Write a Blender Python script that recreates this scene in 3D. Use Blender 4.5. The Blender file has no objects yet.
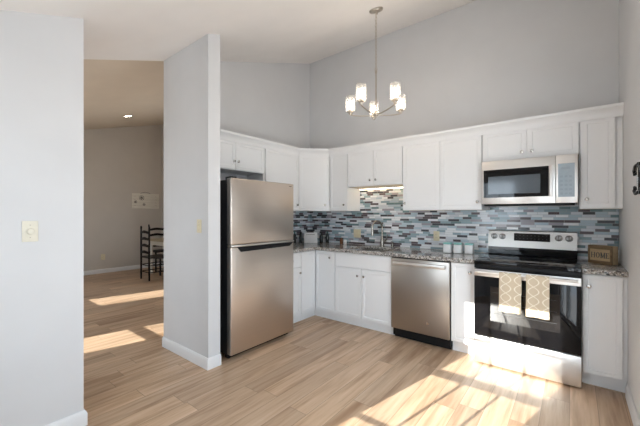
import bpy, bmesh, math, random
from mathutils import Vector, Matrix
random.seed(7)
R = math.radians
scene = bpy.context.scene
COL = scene.collection

# ------------------------------------------------------------------ camera
CAM_F = 320.75
cam_d = bpy.data.cameras.new('camera')
cam = bpy.data.objects.new('camera', cam_d)
COL.objects.link(cam)
cam.location = (3.2113, -3.8136, 1.3276)
cam.rotation_euler = (R(90), 0, R(38.28))
cam_d.sensor_width = 36.0
cam_d.lens = 36.0 * CAM_F / 640.0
cam_d.shift_y = (214.5 - 213.0) / 640.0
cam_d.clip_start = 0.02
scene.camera = cam

# ------------------------------------------------------------------ light of the place
scene.view_settings.view_transform = 'Standard'
scene.view_settings.look = 'None'
scene.view_settings.gamma = 1.0
scene.view_settings.use_curve_mapping = False
scene.view_settings.exposure = 0.16

world = bpy.data.worlds.new('sky')
scene.world = world
world.use_nodes = True
wb = world.node_tree.nodes['Background']
# blue-white sky above the horizon, pale sunlit ground below it
wn = world.node_tree.nodes; wl = world.node_tree.links
w_sep = wn.new('ShaderNodeSeparateXYZ'); wl.new(wn.new('ShaderNodeTexCoord').outputs['Generated'], w_sep.inputs[0])
w_ramp = wn.new('ShaderNodeValToRGB'); w_mr = wn.new('ShaderNodeMapRange')
w_mr.inputs[1].default_value = -1.0; w_mr.inputs[2].default_value = 1.0
wl.new(w_sep.outputs[2], w_mr.inputs[0]); wl.new(w_mr.outputs[0], w_ramp.inputs[0])
w_ramp.color_ramp.elements[0].position = 0.485; w_ramp.color_ramp.elements[0].color = (0.86, 0.89, 0.94, 1)
w_ramp.color_ramp.elements[1].position = 0.515; w_ramp.color_ramp.elements[1].color = (0.78, 0.90, 1.05, 1)
wl.new(w_ramp.outputs[0], wb.inputs['Color'])
wb.inputs['Strength'].default_value = 7.6

SUN = Vector((0.235, 1.0, -0.398)).normalized()
sd = bpy.data.lights.new('sun', 'SUN')
sd.energy = 13.5
sd.angle = R(0.3)
sd.color = (1.0, 0.97, 0.93)
sun = bpy.data.objects.new('sun', sd)
COL.objects.link(sun)
sun.rotation_euler = SUN.to_track_quat('-Z', 'Y').to_euler()

def portal(name, loc, rot, sx, sy):                 # daylight enters through the window openings
    d = bpy.data.lights.new(name, 'AREA')
    d.shape = 'RECTANGLE'; d.size = sx; d.size_y = sy
    d.cycles.is_portal = True
    o = bpy.data.objects.new(name, d); COL.objects.link(o)
    o.location = loc; o.rotation_euler = rot
portal('daylight_portal', (1.93, -4.30, 1.265), (R(90), 0, 0), 0.80, 1.45)
portal('daylight_portal', (-1.04, -4.30, 1.15), (R(90), 0, 0), 0.55, 1.75)
portal('daylight_portal', (-2.955, -4.30, 1.15), (R(90), 0, 0), 0.60, 1.75)
portal('daylight_portal', (-2.50, 0.25, 1.60), (R(-90), 0, 0), 0.78, 0.96)  # for the added window in the dining back wall
portal('daylight_portal', (3.61, -2.06, 1.06), (R(90), 0, R(90)), 1.12, 2.02)

# ------------------------------------------------------------------ materials
class NT:
    def __init__(s, name):
        s.m = bpy.data.materials.new(name); s.m.use_nodes = True
        s.t = s.m.node_tree; s.b = s.t.nodes['Principled BSDF']; s.out = s.t.nodes['Material Output']
    def n(s, typ, ins=None, **props):
        nd = s.t.nodes.new(typ)
        for k, v in props.items(): setattr(nd, k, v)
        for k, v in (ins or {}).items():
            if isinstance(v, bpy.types.NodeSocket): s.t.links.new(v, nd.inputs[k])
            else: nd.inputs[k].default_value = v
        return nd
    def math(s, op, a, b=0.0, c=None):
        ins = {0: a, 1: b}
        if c is not None: ins[2] = c
        return s.n('ShaderNodeMath', ins, operation=op).outputs[0]
    def pos(s):
        return s.n('ShaderNodeNewGeometry').outputs['Position']
    def obj(s):
        return s.n('ShaderNodeTexCoord').outputs['Object']
    def xyz(s, v):
        nd = s.n('ShaderNodeSeparateXYZ', {0: v}); return nd.outputs
    def comb(s, x, y, z):
        return s.n('ShaderNodeCombineXYZ', {0: x, 1: y, 2: z}).outputs[0]
    def scale(s, v, sc):
        return s.n('ShaderNodeVectorMath', {0: v, 1: sc}, operation='MULTIPLY').outputs[0]
    def noise(s, v, scale, detail=3, rough=0.55):
        return s.n('ShaderNodeTexNoise', {'Vector': v, 'Scale': scale, 'Detail': detail, 'Roughness': rough}).outputs[0]
    def ramp(s, fac, stops, interp='LINEAR'):
        nd = s.n('ShaderNodeValToRGB', {0: fac}); cr = nd.color_ramp; cr.interpolation = interp
        while len(cr.elements) < len(stops): cr.elements.new(0.5)
        for e, (p, c) in zip(cr.elements, stops):
            e.position = p; e.color = (*c, 1)
        return nd.outputs[0]
    def mix(s, fac, a, b, mode='MIX'):
        nd = s.n('ShaderNodeMix', data_type='RGBA', blend_type=mode)
        for k, v in ((0, fac), (6, a), (7, b)):
            if isinstance(v, bpy.types.NodeSocket): s.t.links.new(v, nd.inputs[k])
            else: nd.inputs[k].default_value = v if not isinstance(v, tuple) or len(v) == 4 else (*v, 1)
        return nd.outputs[2]
    def set(s, **kw):
        names = dict(color='Base Color', rough='Roughness', metal='Metallic', spec='Specular IOR Level', normal='Normal',
                     coat='Coat Weight', coat_rough='Coat Roughness', emit='Emission Color', estr='Emission Strength', aniso='Anisotropic',
                     trans='Transmission Weight', ior='IOR', sheen='Sheen Weight')
        for k, v in kw.items():
            i = s.b.inputs[names[k]]
            if isinstance(v, bpy.types.NodeSocket): s.t.links.new(v, i)
            elif k in ('color', 'emit'): i.default_value = (*v, 1)
            else: i.default_value = v
        return s
    def bump(s, h, strength=0.2, dist=0.002):
        s.t.links.new(s.n('ShaderNodeBump', {'Strength': strength, 'Distance': dist, 'Height': h}).outputs[0], s.b.inputs['Normal'])
        return s

def paint(name, c, rough=0.6, var=0.02, bumpy=0.05):
    t = NT(name); n = t.noise(t.pos(), 3.0, 2)
    lo = tuple(x * (1 - var) for x in c); hi = tuple(min(1, x * (1 + var)) for x in c)
    t.set(color=t.ramp(n, [(0.3, lo), (0.7, hi)]), rough=rough)
    t.bump(t.noise(t.pos(), 220.0, 2), bumpy, 0.001)
    return t.m

def plain(name, c, rough=0.4, metal=0.0, **kw):
    t = NT(name); n = t.noise(t.obj(), 40.0, 2)
    lo = tuple(x * 0.97 for x in c); hi = tuple(min(1, x * 1.03) for x in c)
    t.set(color=t.ramp(n, [(0.3, lo), (0.7, hi)]), rough=rough, metal=metal, **kw)
    return t.m

def brushed(name, c, rough=0.28, axis='z', strength=0.004):
    t = NT(name)
    sc = {'z': (260, 260, 2.5), 'x': (2.5, 260, 260), 'y': (260, 2.5, 260)}[axis]
    n = t.noise(t.scale(t.pos(), sc), 1.0, 4, 0.6)
    lo = tuple(x * 0.98 for x in c); hi = tuple(min(1, x * 1.02) for x in c)
    t.set(color=t.ramp(n, [(0.3, lo), (0.7, hi)]), metal=1.0,
          rough=t.n('ShaderNodeMapRange', {0: n, 3: rough - 0.02, 4: rough + 0.03}).outputs[0])
    t.bump(n, strength, 0.0006)
    return t.m

M = {}
M['wall'] = paint('wall_paint', (0.70, 0.70, 0.705))
M['wall_dining'] = paint('wall_paint_dining_lamplit', (0.60, 0.55, 0.49))  # warm lamp light of the dining room partly mixed into this colour
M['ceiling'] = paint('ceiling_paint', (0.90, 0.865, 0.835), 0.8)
M['ceiling_dining'] = paint('ceiling_paint_dining_dimmed', (0.72, 0.62, 0.50), 0.8)  # beige carries the dimmer, warmer light beyond the opening
M['trim'] = paint('trim_paint', (0.80, 0.80, 0.80), 0.4, 0.01, 0.0)
M['cab'] = paint('cabinet_paint', (0.84, 0.845, 0.85), 0.35, 0.008, 0.0)
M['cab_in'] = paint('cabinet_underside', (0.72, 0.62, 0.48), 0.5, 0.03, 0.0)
M['chrome'] = plain('polished_nickel', (0.62, 0.60, 0.57), 0.16, 1.0)
M['nickel'] = plain('satin_nickel', (0.55, 0.49, 0.42), 0.28, 1.0)
M['faucet'] = plain('brushed_nickel_faucet', (0.40, 0.37, 0.33), 0.25, 1.0)
M['fridge'] = brushed('bronze_stainless', (0.63, 0.55, 0.48), 0.33, 'y')
M['fridge_edge'] = brushed('silver_stainless', (0.66, 0.64, 0.61), 0.32, 'z')
M['dw'] = brushed('dishwasher_stainless', (0.42, 0.385, 0.35), 0.30, 'z')
M['steel'] = brushed('light_stainless', (0.76, 0.74, 0.715), 0.36, 'x')
M['panel_steel'] = brushed('panel_stainless', (0.47, 0.455, 0.43), 0.36, 'x')
M['knob_steel'] = plain('dark_knob_steel', (0.33, 0.32, 0.31), 0.3, 1.0)
M['sink'] = brushed('sink_stainless', (0.42, 0.40, 0.37), 0.3, 'x')
M['black'] = plain('black_plastic', (0.008, 0.008, 0.009), 0.4, 0.0, spec=0.2)
M['dark_side'] = plain('black_enamel', (0.010, 0.011, 0.013), 0.3)
M['glass_black'] = plain('black_glass', (0.006, 0.006, 0.007), 0.04, 0.0, spec=0.3)
M['mw_window'] = plain('microwave_window', (0.10, 0.12, 0.14), 0.10, 0.0, spec=0.6)
M['mw_panel'] = plain('microwave_panel', (0.50, 0.60, 0.68), 0.15, 0.35)
M['ring'] = plain('burner_ring', (0.05, 0.05, 0.05), 0.15)
M['ivory'] = plain('ivory_plastic', (0.74, 0.66, 0.46), 0.4)
M['ivory_pale'] = plain('pale_ivory_plastic', (0.78, 0.74, 0.62), 0.4)
M['slot'] = plain('dark_slot', (0.06, 0.05, 0.04), 0.5)
M['white_ceramic'] = plain('white_ceramic', (0.82, 0.82, 0.82), 0.2)
M['teal'] = plain('teal_lid', (0.27, 0.58, 0.55), 0.35)
M['amber'] = plain('amber_glass', (0.16, 0.055, 0.015), 0.15)
M['dark_glass'] = plain('dark_bottle_glass', (0.012, 0.014, 0.014), 0.1)
M['teal_dark'] = plain('dark_teal_cap', (0.03, 0.14, 0.13), 0.3)
M['white_plastic'] = plain('white_plastic', (0.84, 0.84, 0.84), 0.35)
M['ink'] = plain('dark_ink', (0.05, 0.05, 0.05), 0.6)
M['iron'] = plain('black_iron', (0.02, 0.02, 0.02), 0.3, 0.6)
M['chair_wood'] = plain('black_stained_wood', (0.008, 0.005, 0.004), 0.45, 0.0, spec=0.2)
M['rush'] = plain('seat_wood', (0.020, 0.014, 0.011), 0.5)
M['table_white'] = plain('white_painted_wood', (0.72, 0.68, 0.60), 0.5)

def emitter(name, c, s):
    t = NT(name); t.set(color=(0.8, 0.8, 0.8), emit=c, estr=s); return t.m
M['bulb'] = emitter('lit_bulb', (1.0, 0.86, 0.70), 52.0)
M['strip'] = emitter('lit_strip', (1.0, 0.76, 0.48), 5.0)
M['can'] = emitter('lit_can', (1.0, 0.86, 0.64), 25.0)
M['digit'] = emitter('clock_digit', (0.25, 0.5, 0.55), 0.25)

def make_shade():
    t = NT('frosted_shade')
    tr = t.n('ShaderNodeBsdfTransparent', {0: (1, 1, 1, 1)})
    tl = t.n('ShaderNodeBsdfTranslucent', {0: (0.25, 0.24, 0.23, 1)})
    df = t.n('ShaderNodeBsdfDiffuse', {0: (0.6, 0.6, 0.6, 1)})
    gl = t.n('ShaderNodeBsdfGlossy', {0: (1, 1, 1, 1), 1: 0.15})
    a = t.n('ShaderNodeMixShader', {0: 0.45, 1: tl.outputs[0], 2: df.outputs[0]})
    lw = t.n('ShaderNodeLayerWeight', {0: 0.35})
    f = t.n('ShaderNodeMapRange', {0: lw.outputs['Facing'], 3: 0.22, 4: 0.62})
    b = t.n('ShaderNodeMixShader', {0: f.outputs[0], 1: tr.outputs[0], 2: a.outputs[0]})
    c = t.n('ShaderNodeMixShader', {0: 0.06, 1: b.outputs[0], 2: gl.outputs[0]})
    t.t.links.new(c.outputs[0], t.out.inputs[0]); return t.m
M['shade'] = make_shade()

def make_pane():
    t = NT('window_glass')
    tr = t.n('ShaderNodeBsdfTransparent', {0: (0.97, 0.98, 0.97, 1)})
    gl = t.n('ShaderNodeBsdfGlossy', {0: (1, 1, 1, 1), 1: 0.0})
    c = t.n('ShaderNodeMixShader', {0: 0.05, 1: tr.outputs[0], 2: gl.outputs[0]})
    t.t.links.new(c.outputs[0], t.out.inputs[0]); return t.m
M['pane'] = make_pane()

def tile_ids(t, u, v, h, wmin, wvar, seed=0.0):
    """running strips of height h with a different piece length and shift in every strip"""
    row = t.math('FLOOR', t.math('DIVIDE', v, h))
    r1 = t.n('ShaderNodeTexWhiteNoise', {'W': t.math('ADD', row, 11.3 + seed)}, noise_dimensions='1D').outputs[0]
    r2 = t.n('ShaderNodeTexWhiteNoise', {'W': t.math('ADD', row, 71.7 + seed)}, noise_dimensions='1D').outputs[0]
    w = t.math('ADD', t.math('MULTIPLY', r1, wvar), wmin)
    uu = t.math('ADD', t.math('DIVIDE', u, w), t.math('MULTIPLY', r2, 7.0))
    col = t.math('FLOOR', uu)
    fu = t.math('MULTIPLY', t.math('FRACT', uu), w)
    fv = t.math('MULTIPLY', t.math('FRACT', t.math('DIVIDE', v, h)), h)
    du = t.math('MINIMUM', fu, t.math('SUBTRACT', w, fu))
    dv = t.math('MINIMUM', fv, t.math('SUBTRACT', h, fv))
    wn = t.n('ShaderNodeTexWhiteNoise', {0: t.comb(row, col, seed)}, noise_dimensions='3D')
    return wn.outputs[0], wn.outputs[1], t.math('MINIMUM', du, dv)

def make_mosaic():
    t = NT('glass_mosaic'); p = t.xyz(t.pos())
    u = t.math('SUBTRACT', p[0], p[1])
    rnd, rcol, d = tile_ids(t, u, p[2], 0.0255, 0.080, 0.05)
    c = t.ramp(rnd, [(0.0, (0.46, 0.57, 0.64)), (0.18, (0.66, 0.69, 0.74)), (0.38, (0.27, 0.38, 0.43)), (0.49, (0.13, 0.22, 0.235)),
                     (0.55, (0.84, 0.86, 0.88)), (0.72, (0.075, 0.045, 0.052)), (0.83, (0.025, 0.025, 0.032)), (0.92, (0.34, 0.31, 0.35))], 'CONSTANT')
    g = t.n('ShaderNodeMapRange', {0: d, 1: 0.0006, 2: 0.0013}).outputs[0]
    streak = t.noise(t.scale(t.pos(), (12, 12, 160)), 1.0, 3)
    c2 = t.mix(t.math('MULTIPLY', streak, 0.18), c, (0.55, 0.60, 0.63))
    t.set(color=t.mix(g, (0.42, 0.42, 0.42), c2), rough=t.n('ShaderNodeMapRange', {0: g, 3: 0.7, 4: 0.13}).outputs[0])
    t.bump(g, 0.35, 0.001); return t.m
M['mosaic'] = make_mosaic()

def make_granite():
    t = NT('speckled_granite'); p = t.pos()
    v1 = t.n('ShaderNodeTexVoronoi', {'Vector': p, 'Scale': 130.0}).outputs['Color']
    v2 = t.n('ShaderNodeTexVoronoi', {'Vector': p, 'Scale': 60.0}).outputs['Color']
    a = t.ramp(t.xyz(v1)[0], [(0.0, (0.03, 0.028, 0.026)), (0.26, (0.22, 0.18, 0.15)), (0.42, (0.44, 0.40, 0.36)), (0.62, (0.66, 0.64, 0.61)), (0.82, (0.24, 0.23, 0.23))], 'CONSTANT')
    b = t.ramp(t.xyz(v2)[1], [(0.0, (0.07, 0.06, 0.055)), (0.3, (0.42, 0.38, 0.34)), (0.7, (0.66, 0.64, 0.61))], 'CONSTANT')
    t.set(color=t.mix(0.4, a, b), rough=0.08, spec=0.6); return t.m
M['granite'] = make_granite()

def make_floor():
    t = NT('oak_plank_floor'); p = t.xyz(t.pos())
    rnd, rcol, d = tile_ids(t, p[1], p[0], 0.152, 1.22, 0.0, 3.0)
    off = t.math('MULTIPLY', rnd, 37.0)
    gv = t.comb(t.math('ADD', t.math('MULTIPLY', p[0], 22.0), off), t.math('ADD', t.math('MULTIPLY', p[1], 1.3), off), 0.0)
    grain = t.noise(gv, 1.0, 5, 0.62)
    gv2 = t.comb(t.math('ADD', t.math('MULTIPLY', p[0], 6.0), off), t.math('ADD', t.math('MULTIPLY', p[1], 0.75), off), 4.0)
    cath = t.noise(gv2, 1.0, 3, 0.6)
    c = t.ramp(grain, [(0.25, (0.36, 0.22, 0.13)), (0.48, (0.58, 0.405, 0.27)), (0.75, (0.70, 0.525, 0.38))])
    c = t.mix(t.n('ShaderNodeMapRange', {0: cath, 1: 0.52, 2: 0.72}).outputs[0], c, (0.33, 0.19, 0.105))
    tint = t.ramp(rnd, [(0.0, (0.80, 0.78, 0.76)), (0.35, (0.98, 0.97, 0.96)), (0.7, (1.08, 1.06, 1.03)), (1.0, (0.90, 0.90, 0.90))])
    c = t.mix(1.0, c, tint, 'MULTIPLY')
    g = t.n('ShaderNodeMapRange', {0: d, 1: 0.0004, 2: 0.0022}).outputs[0]
    t.set(color=t.mix(g, (0.26, 0.175, 0.11), c), rough=t.n('ShaderNodeMapRange', {0: grain, 3: 0.42, 4: 0.32}).outputs[0], spec=0.45)
    t.bump(t.math('ADD', t.math('MULTIPLY', grain, 0.25), g), 0.12, 0.001); return t.m
M['floor'] = make_floor()

def make_towel():
    t = NT('trellis_towel'); p = t.xyz(t.obj())
    s = t.math('MULTIPLY', t.math('SINE', t.math('MULTIPLY', p[2], 2 * math.pi / 0.150)), 0.036)
    per = 0.098
    def line(x):
        f = t.math('FRACT', t.math('DIVIDE', x, per))
        return t.math('ABSOLUTE', t.math('SUBTRACT', f, 0.5))
    a = line(t.math('ADD', p[0], s)); b = line(t.math('SUBTRACT', p[0], s))
    mn = t.math('MINIMUM', a, b)
    fac = t.n('ShaderNodeMapRange', {0: mn, 1: 0.030, 2: 0.055}).outputs[0]
    weave = t.noise(t.obj(), 900.0, 2)
    c = t.mix(fac, (0.82, 0.75, 0.63), (0.60, 0.49, 0.35))
    t.set(color=c, rough=0.9, sheen=0.2); t.bump(weave, 0.3, 0.001); return t.m
M['towel'] = make_towel()

def make_wood(name, c1, c2, axis=0):
    t = NT(name); sc = [60, 60, 60]; sc[axis] = 5
    n = t.noise(t.scale(t.obj(), tuple(sc)), 1.0, 4)
    t.set(color=t.ramp(n, [(0.3, c1), (0.7, c2)]), rough=0.6); t.bump(n, 0.15, 0.001); return t.m
M['home_wood'] = make_wood('weathered_wood', (0.11, 0.065, 0.028), (0.23, 0.145, 0.07))
M['home_panel'] = make_wood('pale_wood_panel', (0.38, 0.27, 0.15), (0.52, 0.38, 0.22))
M['table_top'] = make_wood('table_top_wood', (0.40, 0.32, 0.20), (0.52, 0.43, 0.29), 0)
M['sign_wood'] = make_wood('cream_boards', (0.70, 0.66, 0.57), (0.82, 0.78, 0.70), 1)

# ------------------------------------------------------------------ mesh helpers
def smooth(me, ang=35):
    for p in me.polygons: p.use_smooth = True
    me.set_sharp_from_angle(angle=R(ang))

def link(name, bm, mat, parent=None, origin=None, props=None):
    """one mesh object; vertices are given in place coordinates and moved into the local frame of the thing"""
    bm.normal_update()
    o0 = Vector((0, 0, 0))
    if parent is not None:
        q = parent
        while q is not None: o0 += q.location; q = q.parent
    if origin is not None: off = Vector(origin)
    else: off = o0.copy()
    bmesh.ops.translate(bm, verts=bm.verts, vec=-off)
    me = bpy.data.meshes.new(name); bm.to_mesh(me); bm.free()
    mats = mat if isinstance(mat, (list, tuple)) else [mat]
    for m in mats: me.materials.append(m)
    smooth(me)
    o = bpy.data.objects.new(name, me); COL.objects.link(o)
    o.location = off - o0
    if parent is not None: o.parent = parent
    for k, v in (props or {}).items(): o[k] = v
    return o

def thing(name, label, cat, loc, group=None, rotz=0.0):
    o = bpy.data.objects.new(name, None); COL.objects.link(o)
    o.empty_display_size = 0.1
    o.location = loc; o.rotation_euler = (0, 0, rotz)
    o['label'] = label; o['category'] = cat
    if group: o['group'] = group
    return o

def tag(o, label, cat, group=None):
    o['label'] = label; o['category'] = cat
    if group: o['group'] = group
    return o

def struct(name, bm, mat):
    return link(name, bm, mat, props={'kind': 'structure'})

def copy_tree(o, parent=None):
    c = o.copy(); COL.objects.link(c)
    if parent is not None: c.parent = parent
    for ch in list(o.children): copy_tree(ch, c)
    return c

def new(): return bmesh.new()

def box(bm, x0, x1, y0, y1, z0, z1, bev=0.0, seg=2, mi=0):
    g = bmesh.ops.create_cube(bm, size=1.0)
    vs = g['verts']
    bmesh.ops.scale(bm, verts=vs, vec=(abs(x1 - x0), abs(y1 - y0), abs(z1 - z0)))
    bmesh.ops.translate(bm, verts=vs, vec=((x0 + x1) / 2, (y0 + y1) / 2, (z0 + z1) / 2))
    fs = list({f for v in vs for f in v.link_faces})
    for f in fs: f.material_index = mi
    if bev > 0:
        es = list({e for v in vs for e in v.link_edges})
        r = bmesh.ops.bevel(bm, geom=es, offset=bev, segments=seg, affect='EDGES', profile=0.5)
        for f in r['faces']: f.material_index = mi
    return bm

def prism(bm, pts, ext, mi=0):
    """closed polygon pts (3-D) pushed along the vector ext"""
    ext = Vector(ext); n = len(pts)
    a = [bm.verts.new(p) for p in pts]; b = [bm.verts.new(Vector(p) + ext) for p in pts]
    fs = [bm.faces.new(a[::-1]), bm.faces.new(b)]
    for i in range(n): fs.append(bm.faces.new((a[i], a[(i + 1) % n], b[(i + 1) % n], b[i])))
    for f in fs: f.material_index = mi
    bmesh.ops.recalc_face_normals(bm, faces=fs)
    return bm

def lathe(bm, prof, c=(0, 0, 0), axis=(0, 0, 1), n=24, mi=0, cap=True):
    """profile of (radius, height) turned about axis through c"""
    q = Vector((0, 0, 1)).rotation_difference(Vector(axis).normalized()); c = Vector(c)
    rings = []
    for r, h in prof:
        if r < 1e-6: rings.append([bm.verts.new(c + q @ Vector((0, 0, h)))])
        else: rings.append([bm.verts.new(c + q @ Vector((r * math.cos(2 * math.pi * k / n), r * math.sin(2 * math.pi * k / n), h))) for k in range(n)])
    fs = []
    for A, B in zip(rings, rings[1:]):
        for k in range(n):
            k2 = (k + 1) % n
            if len(A) == 1 and len(B) == 1: continue
            if len(A) == 1: fs.append(bm.faces.new((A[0], B[k2], B[k])))
            elif len(B) == 1: fs.append(bm.faces.new((A[k], A[k2], B[0])))
            else: fs.append(bm.faces.new((A[k], A[k2], B[k2], B[k])))
    if cap:
        if len(rings[0]) > 1: fs.append(bm.faces.new(rings[0][::-1]))
        if len(rings[-1]) > 1: fs.append(bm.faces.new(rings[-1]))
    for f in fs: f.material_index = mi
    bmesh.ops.recalc_face_normals(bm, faces=fs)
    return bm

def tube(bm, pts, r, n=10, closed=False, mi=0):
    pts = [Vector(p) for p in pts]; N = len(pts)
    rr = r if isinstance(r, (list, tuple)) else [r] * N
    rings = []; up = None
    for i, p in enumerate(pts):
        a = pts[(i - 1) % N] if (closed or i > 0) else p
        b = pts[(i + 1) % N] if (closed or i < N - 1) else p
        d = (b - a).normalized()
        if up is None:
            up = Vector((0, 0, 1)) if abs(d.z) < 0.9 else Vector((1, 0, 0))
        s = d.cross(up).normalized(); up = s.cross(d).normalized()
        rings.append([bm.verts.new(p + (s * math.cos(2 * math.pi * k / n) + up * math.sin(2 * math.pi * k / n)) * rr[i]) for k in range(n)])
    fs = []
    for i in range(N if closed else N - 1):
        A, B = rings[i], rings[(i + 1) % N]
        for k in range(n): fs.append(bm.faces.new((A[k], A[(k + 1) % n], B[(k + 1) % n], B[k])))
    if not closed: fs += [bm.faces.new(rings[0][::-1]), bm.faces.new(rings[-1])]
    for f in fs: f.material_index = mi
    bmesh.ops.recalc_face_normals(bm, faces=fs)
    return bm

def slab(bm, xs, ys, keep, z0, z1):
    """flat plate made of grid cells, with holes where keep() says no"""
    V = {}
    def v(i, j, z):
        k = (i, j, z)
        if k not in V: V[k] = bm.verts.new((xs[i], ys[j], z))
        return V[k]
    ok = lambda i, j: 0 <= i < len(xs) - 1 and 0 <= j < len(ys) - 1 and keep((xs[i] + xs[i + 1]) / 2, (ys[j] + ys[j + 1]) / 2)
    fs = []
    for i in range(len(xs) - 1):
        for j in range(len(ys) - 1):
            if not ok(i, j): continue
            q = [(i, j), (i + 1, j), (i + 1, j + 1), (i, j + 1)]
            fs.append(bm.faces.new([v(*p, z1) for p in q])); fs.append(bm.faces.new([v(*p, z0) for p in q][::-1]))
            for (p, r, (di, dj)) in ((q[0], q[1], (0, -1)), (q[1], q[2], (1, 0)), (q[2], q[3], (0, 1)), (q[3], q[0], (-1, 0))):
                if not ok(i + di, j + dj): fs.append(bm.faces.new((v(*p, z0), v(*r, z0), v(*r, z1), v(*p, z1))))
    bmesh.ops.recalc_face_normals(bm, faces=fs)
    return bm

# ------------------------------------------------------------------ the room
W = 3.525                      # wall beside the range
FY = -4.20                     # window wall behind the camera
XD = -5.15                     # far wall of the dining room
YD = 0.15
SL = 0.352
def zc(y): return 3.67 + SL * y
TB = 0.05
def zcd(y): return 3.1216 + 0.285 * (y + 1.7)            # the dining room ceiling is a little flatter

bm = new(); box(bm, XD - .12, W + .12, FY - .12, YD + .12, -0.10, 0.0); struct('floor', bm, M['floor'])
def ceil(name, x0, x1, y0, y1, f, mat):
    bm = new()
    prism(bm, [(x0, y0, f(y0)), (x0, y1, f(y1)), (x0, y1, f(y1) + .35), (x0, y0, f(y0) + .35)], (x1 - x0, 0, 0))
    struct(name, bm, mat)
ceil('ceiling_kitchen', -0.04, W + .12, FY - .12, .12, zc, M['ceiling'])
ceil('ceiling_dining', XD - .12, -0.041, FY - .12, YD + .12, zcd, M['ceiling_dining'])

def wall_x(name, x0, x1, y0, y1, mat, up=zc):            # runs along y, top follows the slope
    bm = new()
    prism(bm, [(x0, y0, 0), (x0, y1, 0), (x0, y1, up(y1)), (x0, y0, up(y0))], (x1 - x0, 0, 0))
    return struct(name, bm, mat)
wall_x('wall_back', -0.10, W + .12, 0.0, 0.12, M['wall'])
wall_x('wall_fridge', -0.10, 0.0, -2.129, -0.001, M['wall'])
wall_x('wall_stub', -0.035, 0.756, -2.249, -2.13, M['wall'])
wall_x('wall_left', -0.079, 0.79, FY + .001, -3.150, M['wall'])
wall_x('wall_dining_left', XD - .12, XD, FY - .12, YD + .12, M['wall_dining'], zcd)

def wall_open_y(name, y0, y1, x0, x1, holes, mat, up):    # window wall at constant y with openings
    xs = sorted({x0, x1, *[h[0] for h in holes], *[h[1] for h in holes]})
    bm = new(); top = min(up(y0), up(y1)) - .002 if up is zc else up(y1)
    for a, b in zip(xs, xs[1:]):
        h = [q for q in holes if q[0] <= (a + b) / 2 <= q[1]]
        if not h: box(bm, a, b, y0, y1, 0, top)
        else:
            box(bm, a, b, y0, y1, 0, h[0][2]); box(bm, a, b, y0, y1, h[0][3], top)
    bmesh.ops.remove_doubles(bm, verts=bm.verts, dist=1e-5)
    struct(name, bm, mat)
KW = (1.509, 2.349, 0.52, 2.01)
D1 = (-1.33, -0.75, 0.28, 2.02); D2 = (-3.26, -2.65, 0.28, 2.02)
wall_open_y('wall_front', FY - .12, FY, -0.079, W + .12, [KW], M['wall'], zc)
DB_ADDED = (-2.90, -2.10, 1.10, 2.10)  # added opening, out of view, brings extra daylight into the dining room
wall_open_y('wall_dining_back', YD, YD + .12, XD, -0.101, [DB_ADDED], M['wall_dining'], zcd)
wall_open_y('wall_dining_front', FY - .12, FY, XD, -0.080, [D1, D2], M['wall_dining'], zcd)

SD = (-2.62, -1.50, 0.05, 2.07)                           # unseen glazed slider in the side wall, placed and sized for kitchen daylight
bm = new()
x0, x1 = W, W + .12
for (a, b, z0_, ztop) in ((FY, SD[0], 0, None), (SD[0], SD[1], SD[3], None), (SD[1], -0.001, 0, None)):
    prism(bm, [(x0, a, z0_), (x0, b, z0_), (x0, b, zc(b)), (x0, a, zc(a))], (.12, 0, 0))
box(bm, x0, x1, SD[0], SD[1], 0, SD[2])
struct('wall_right', bm, M['wall'])

# windows: frame, sashes with glazing bars, panes
def window_y(n, hole, panes, bars, FY=FY, s=1):
    a, b, z0, z1 = hole; t = thing('window_%d' % n, '', '', (a, FY - s * .06, z0))
    t['kind'] = 'structure'; del t['label']; del t['category']
    bm = new(); f = .04; y0, y1 = sorted((FY - s * .09, FY - s * .03))
    box(bm, a + .001, a + f, y0, y1, z0 + .001, z1 - .001); box(bm, b - f, b - .001, y0, y1, z0 + .001, z1 - .001)
    box(bm, a + f, b - f, y0, y1, z1 - f, z1 - .001); box(bm, a + f, b - f, y0, y1, z0 + .001, z0 + f)
    for (p0, p1), (q0, q1) in zip(panes, panes[1:]): box(bm, a + f, b - f, y0, y1, p1, q0)
    box(bm, a - .02, b + .02, FY + s * .001, FY + s * .05, z0 - .03, z0 - .002)
    link('window_frame', bm, M['trim'], t)
    bm = new(); w = .017
    for (p0, p1) in panes:
        for k in range(1, bars[0]):
            x = a + f + (b - a - 2 * f) * k / bars[0]; box(bm, x - w / 2, x + w / 2, y0 + .02, y1 - .015, p0, p1)
        for k in range(1, bars[1]):
            z = p0 + (p1 - p0) * k / bars[1]; box(bm, a + f, b - f, y0 + .021, y1 - .016, z - w / 2, z + w / 2)
    if len(bm.verts): link('glazing_bar', bm, M['trim'], t)
    else: bm.free()
    bm = new()
    for (p0, p1) in panes: box(bm, a + f - .004, b - f + .004, FY - s * .062, FY - s * .058, p0 - .004, p1 + .004)
    link('window_pane', bm, M['pane'], t)
window_y(1, KW, [(0.56, 1.246), (1.284, 1.97)], (3, 2))
window_y(2, D1, [(0.32, 0.797), (0.836, 1.98)], (1, 1))
window_y(3, D2, [(0.32, 0.782), (0.836, 1.98)], (1, 1))
window_y(4, DB_ADDED, [(1.14, 2.06)], (2, 1), YD, -1)  # unseen window added to brighten the dining room
t = thing('door_1', '', '', (W + .06, SD[0], SD[2])); t['kind'] = 'structure'; del t['label']; del t['category']
bm = new(); x0, x1 = W + .03, W + .09
ym = (SD[0] + SD[1]) / 2
for a in (SD[0] + .001, SD[1] - .061, ym - .03): box(bm, x0, x1, a, a + .06, SD[2] + .001, SD[3] - .001)
for z in (SD[2] + .002, SD[3] - .072): box(bm, x0 + .001, x1 - .001, SD[0] + .06, SD[1] - .06, z, z + .07)
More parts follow.
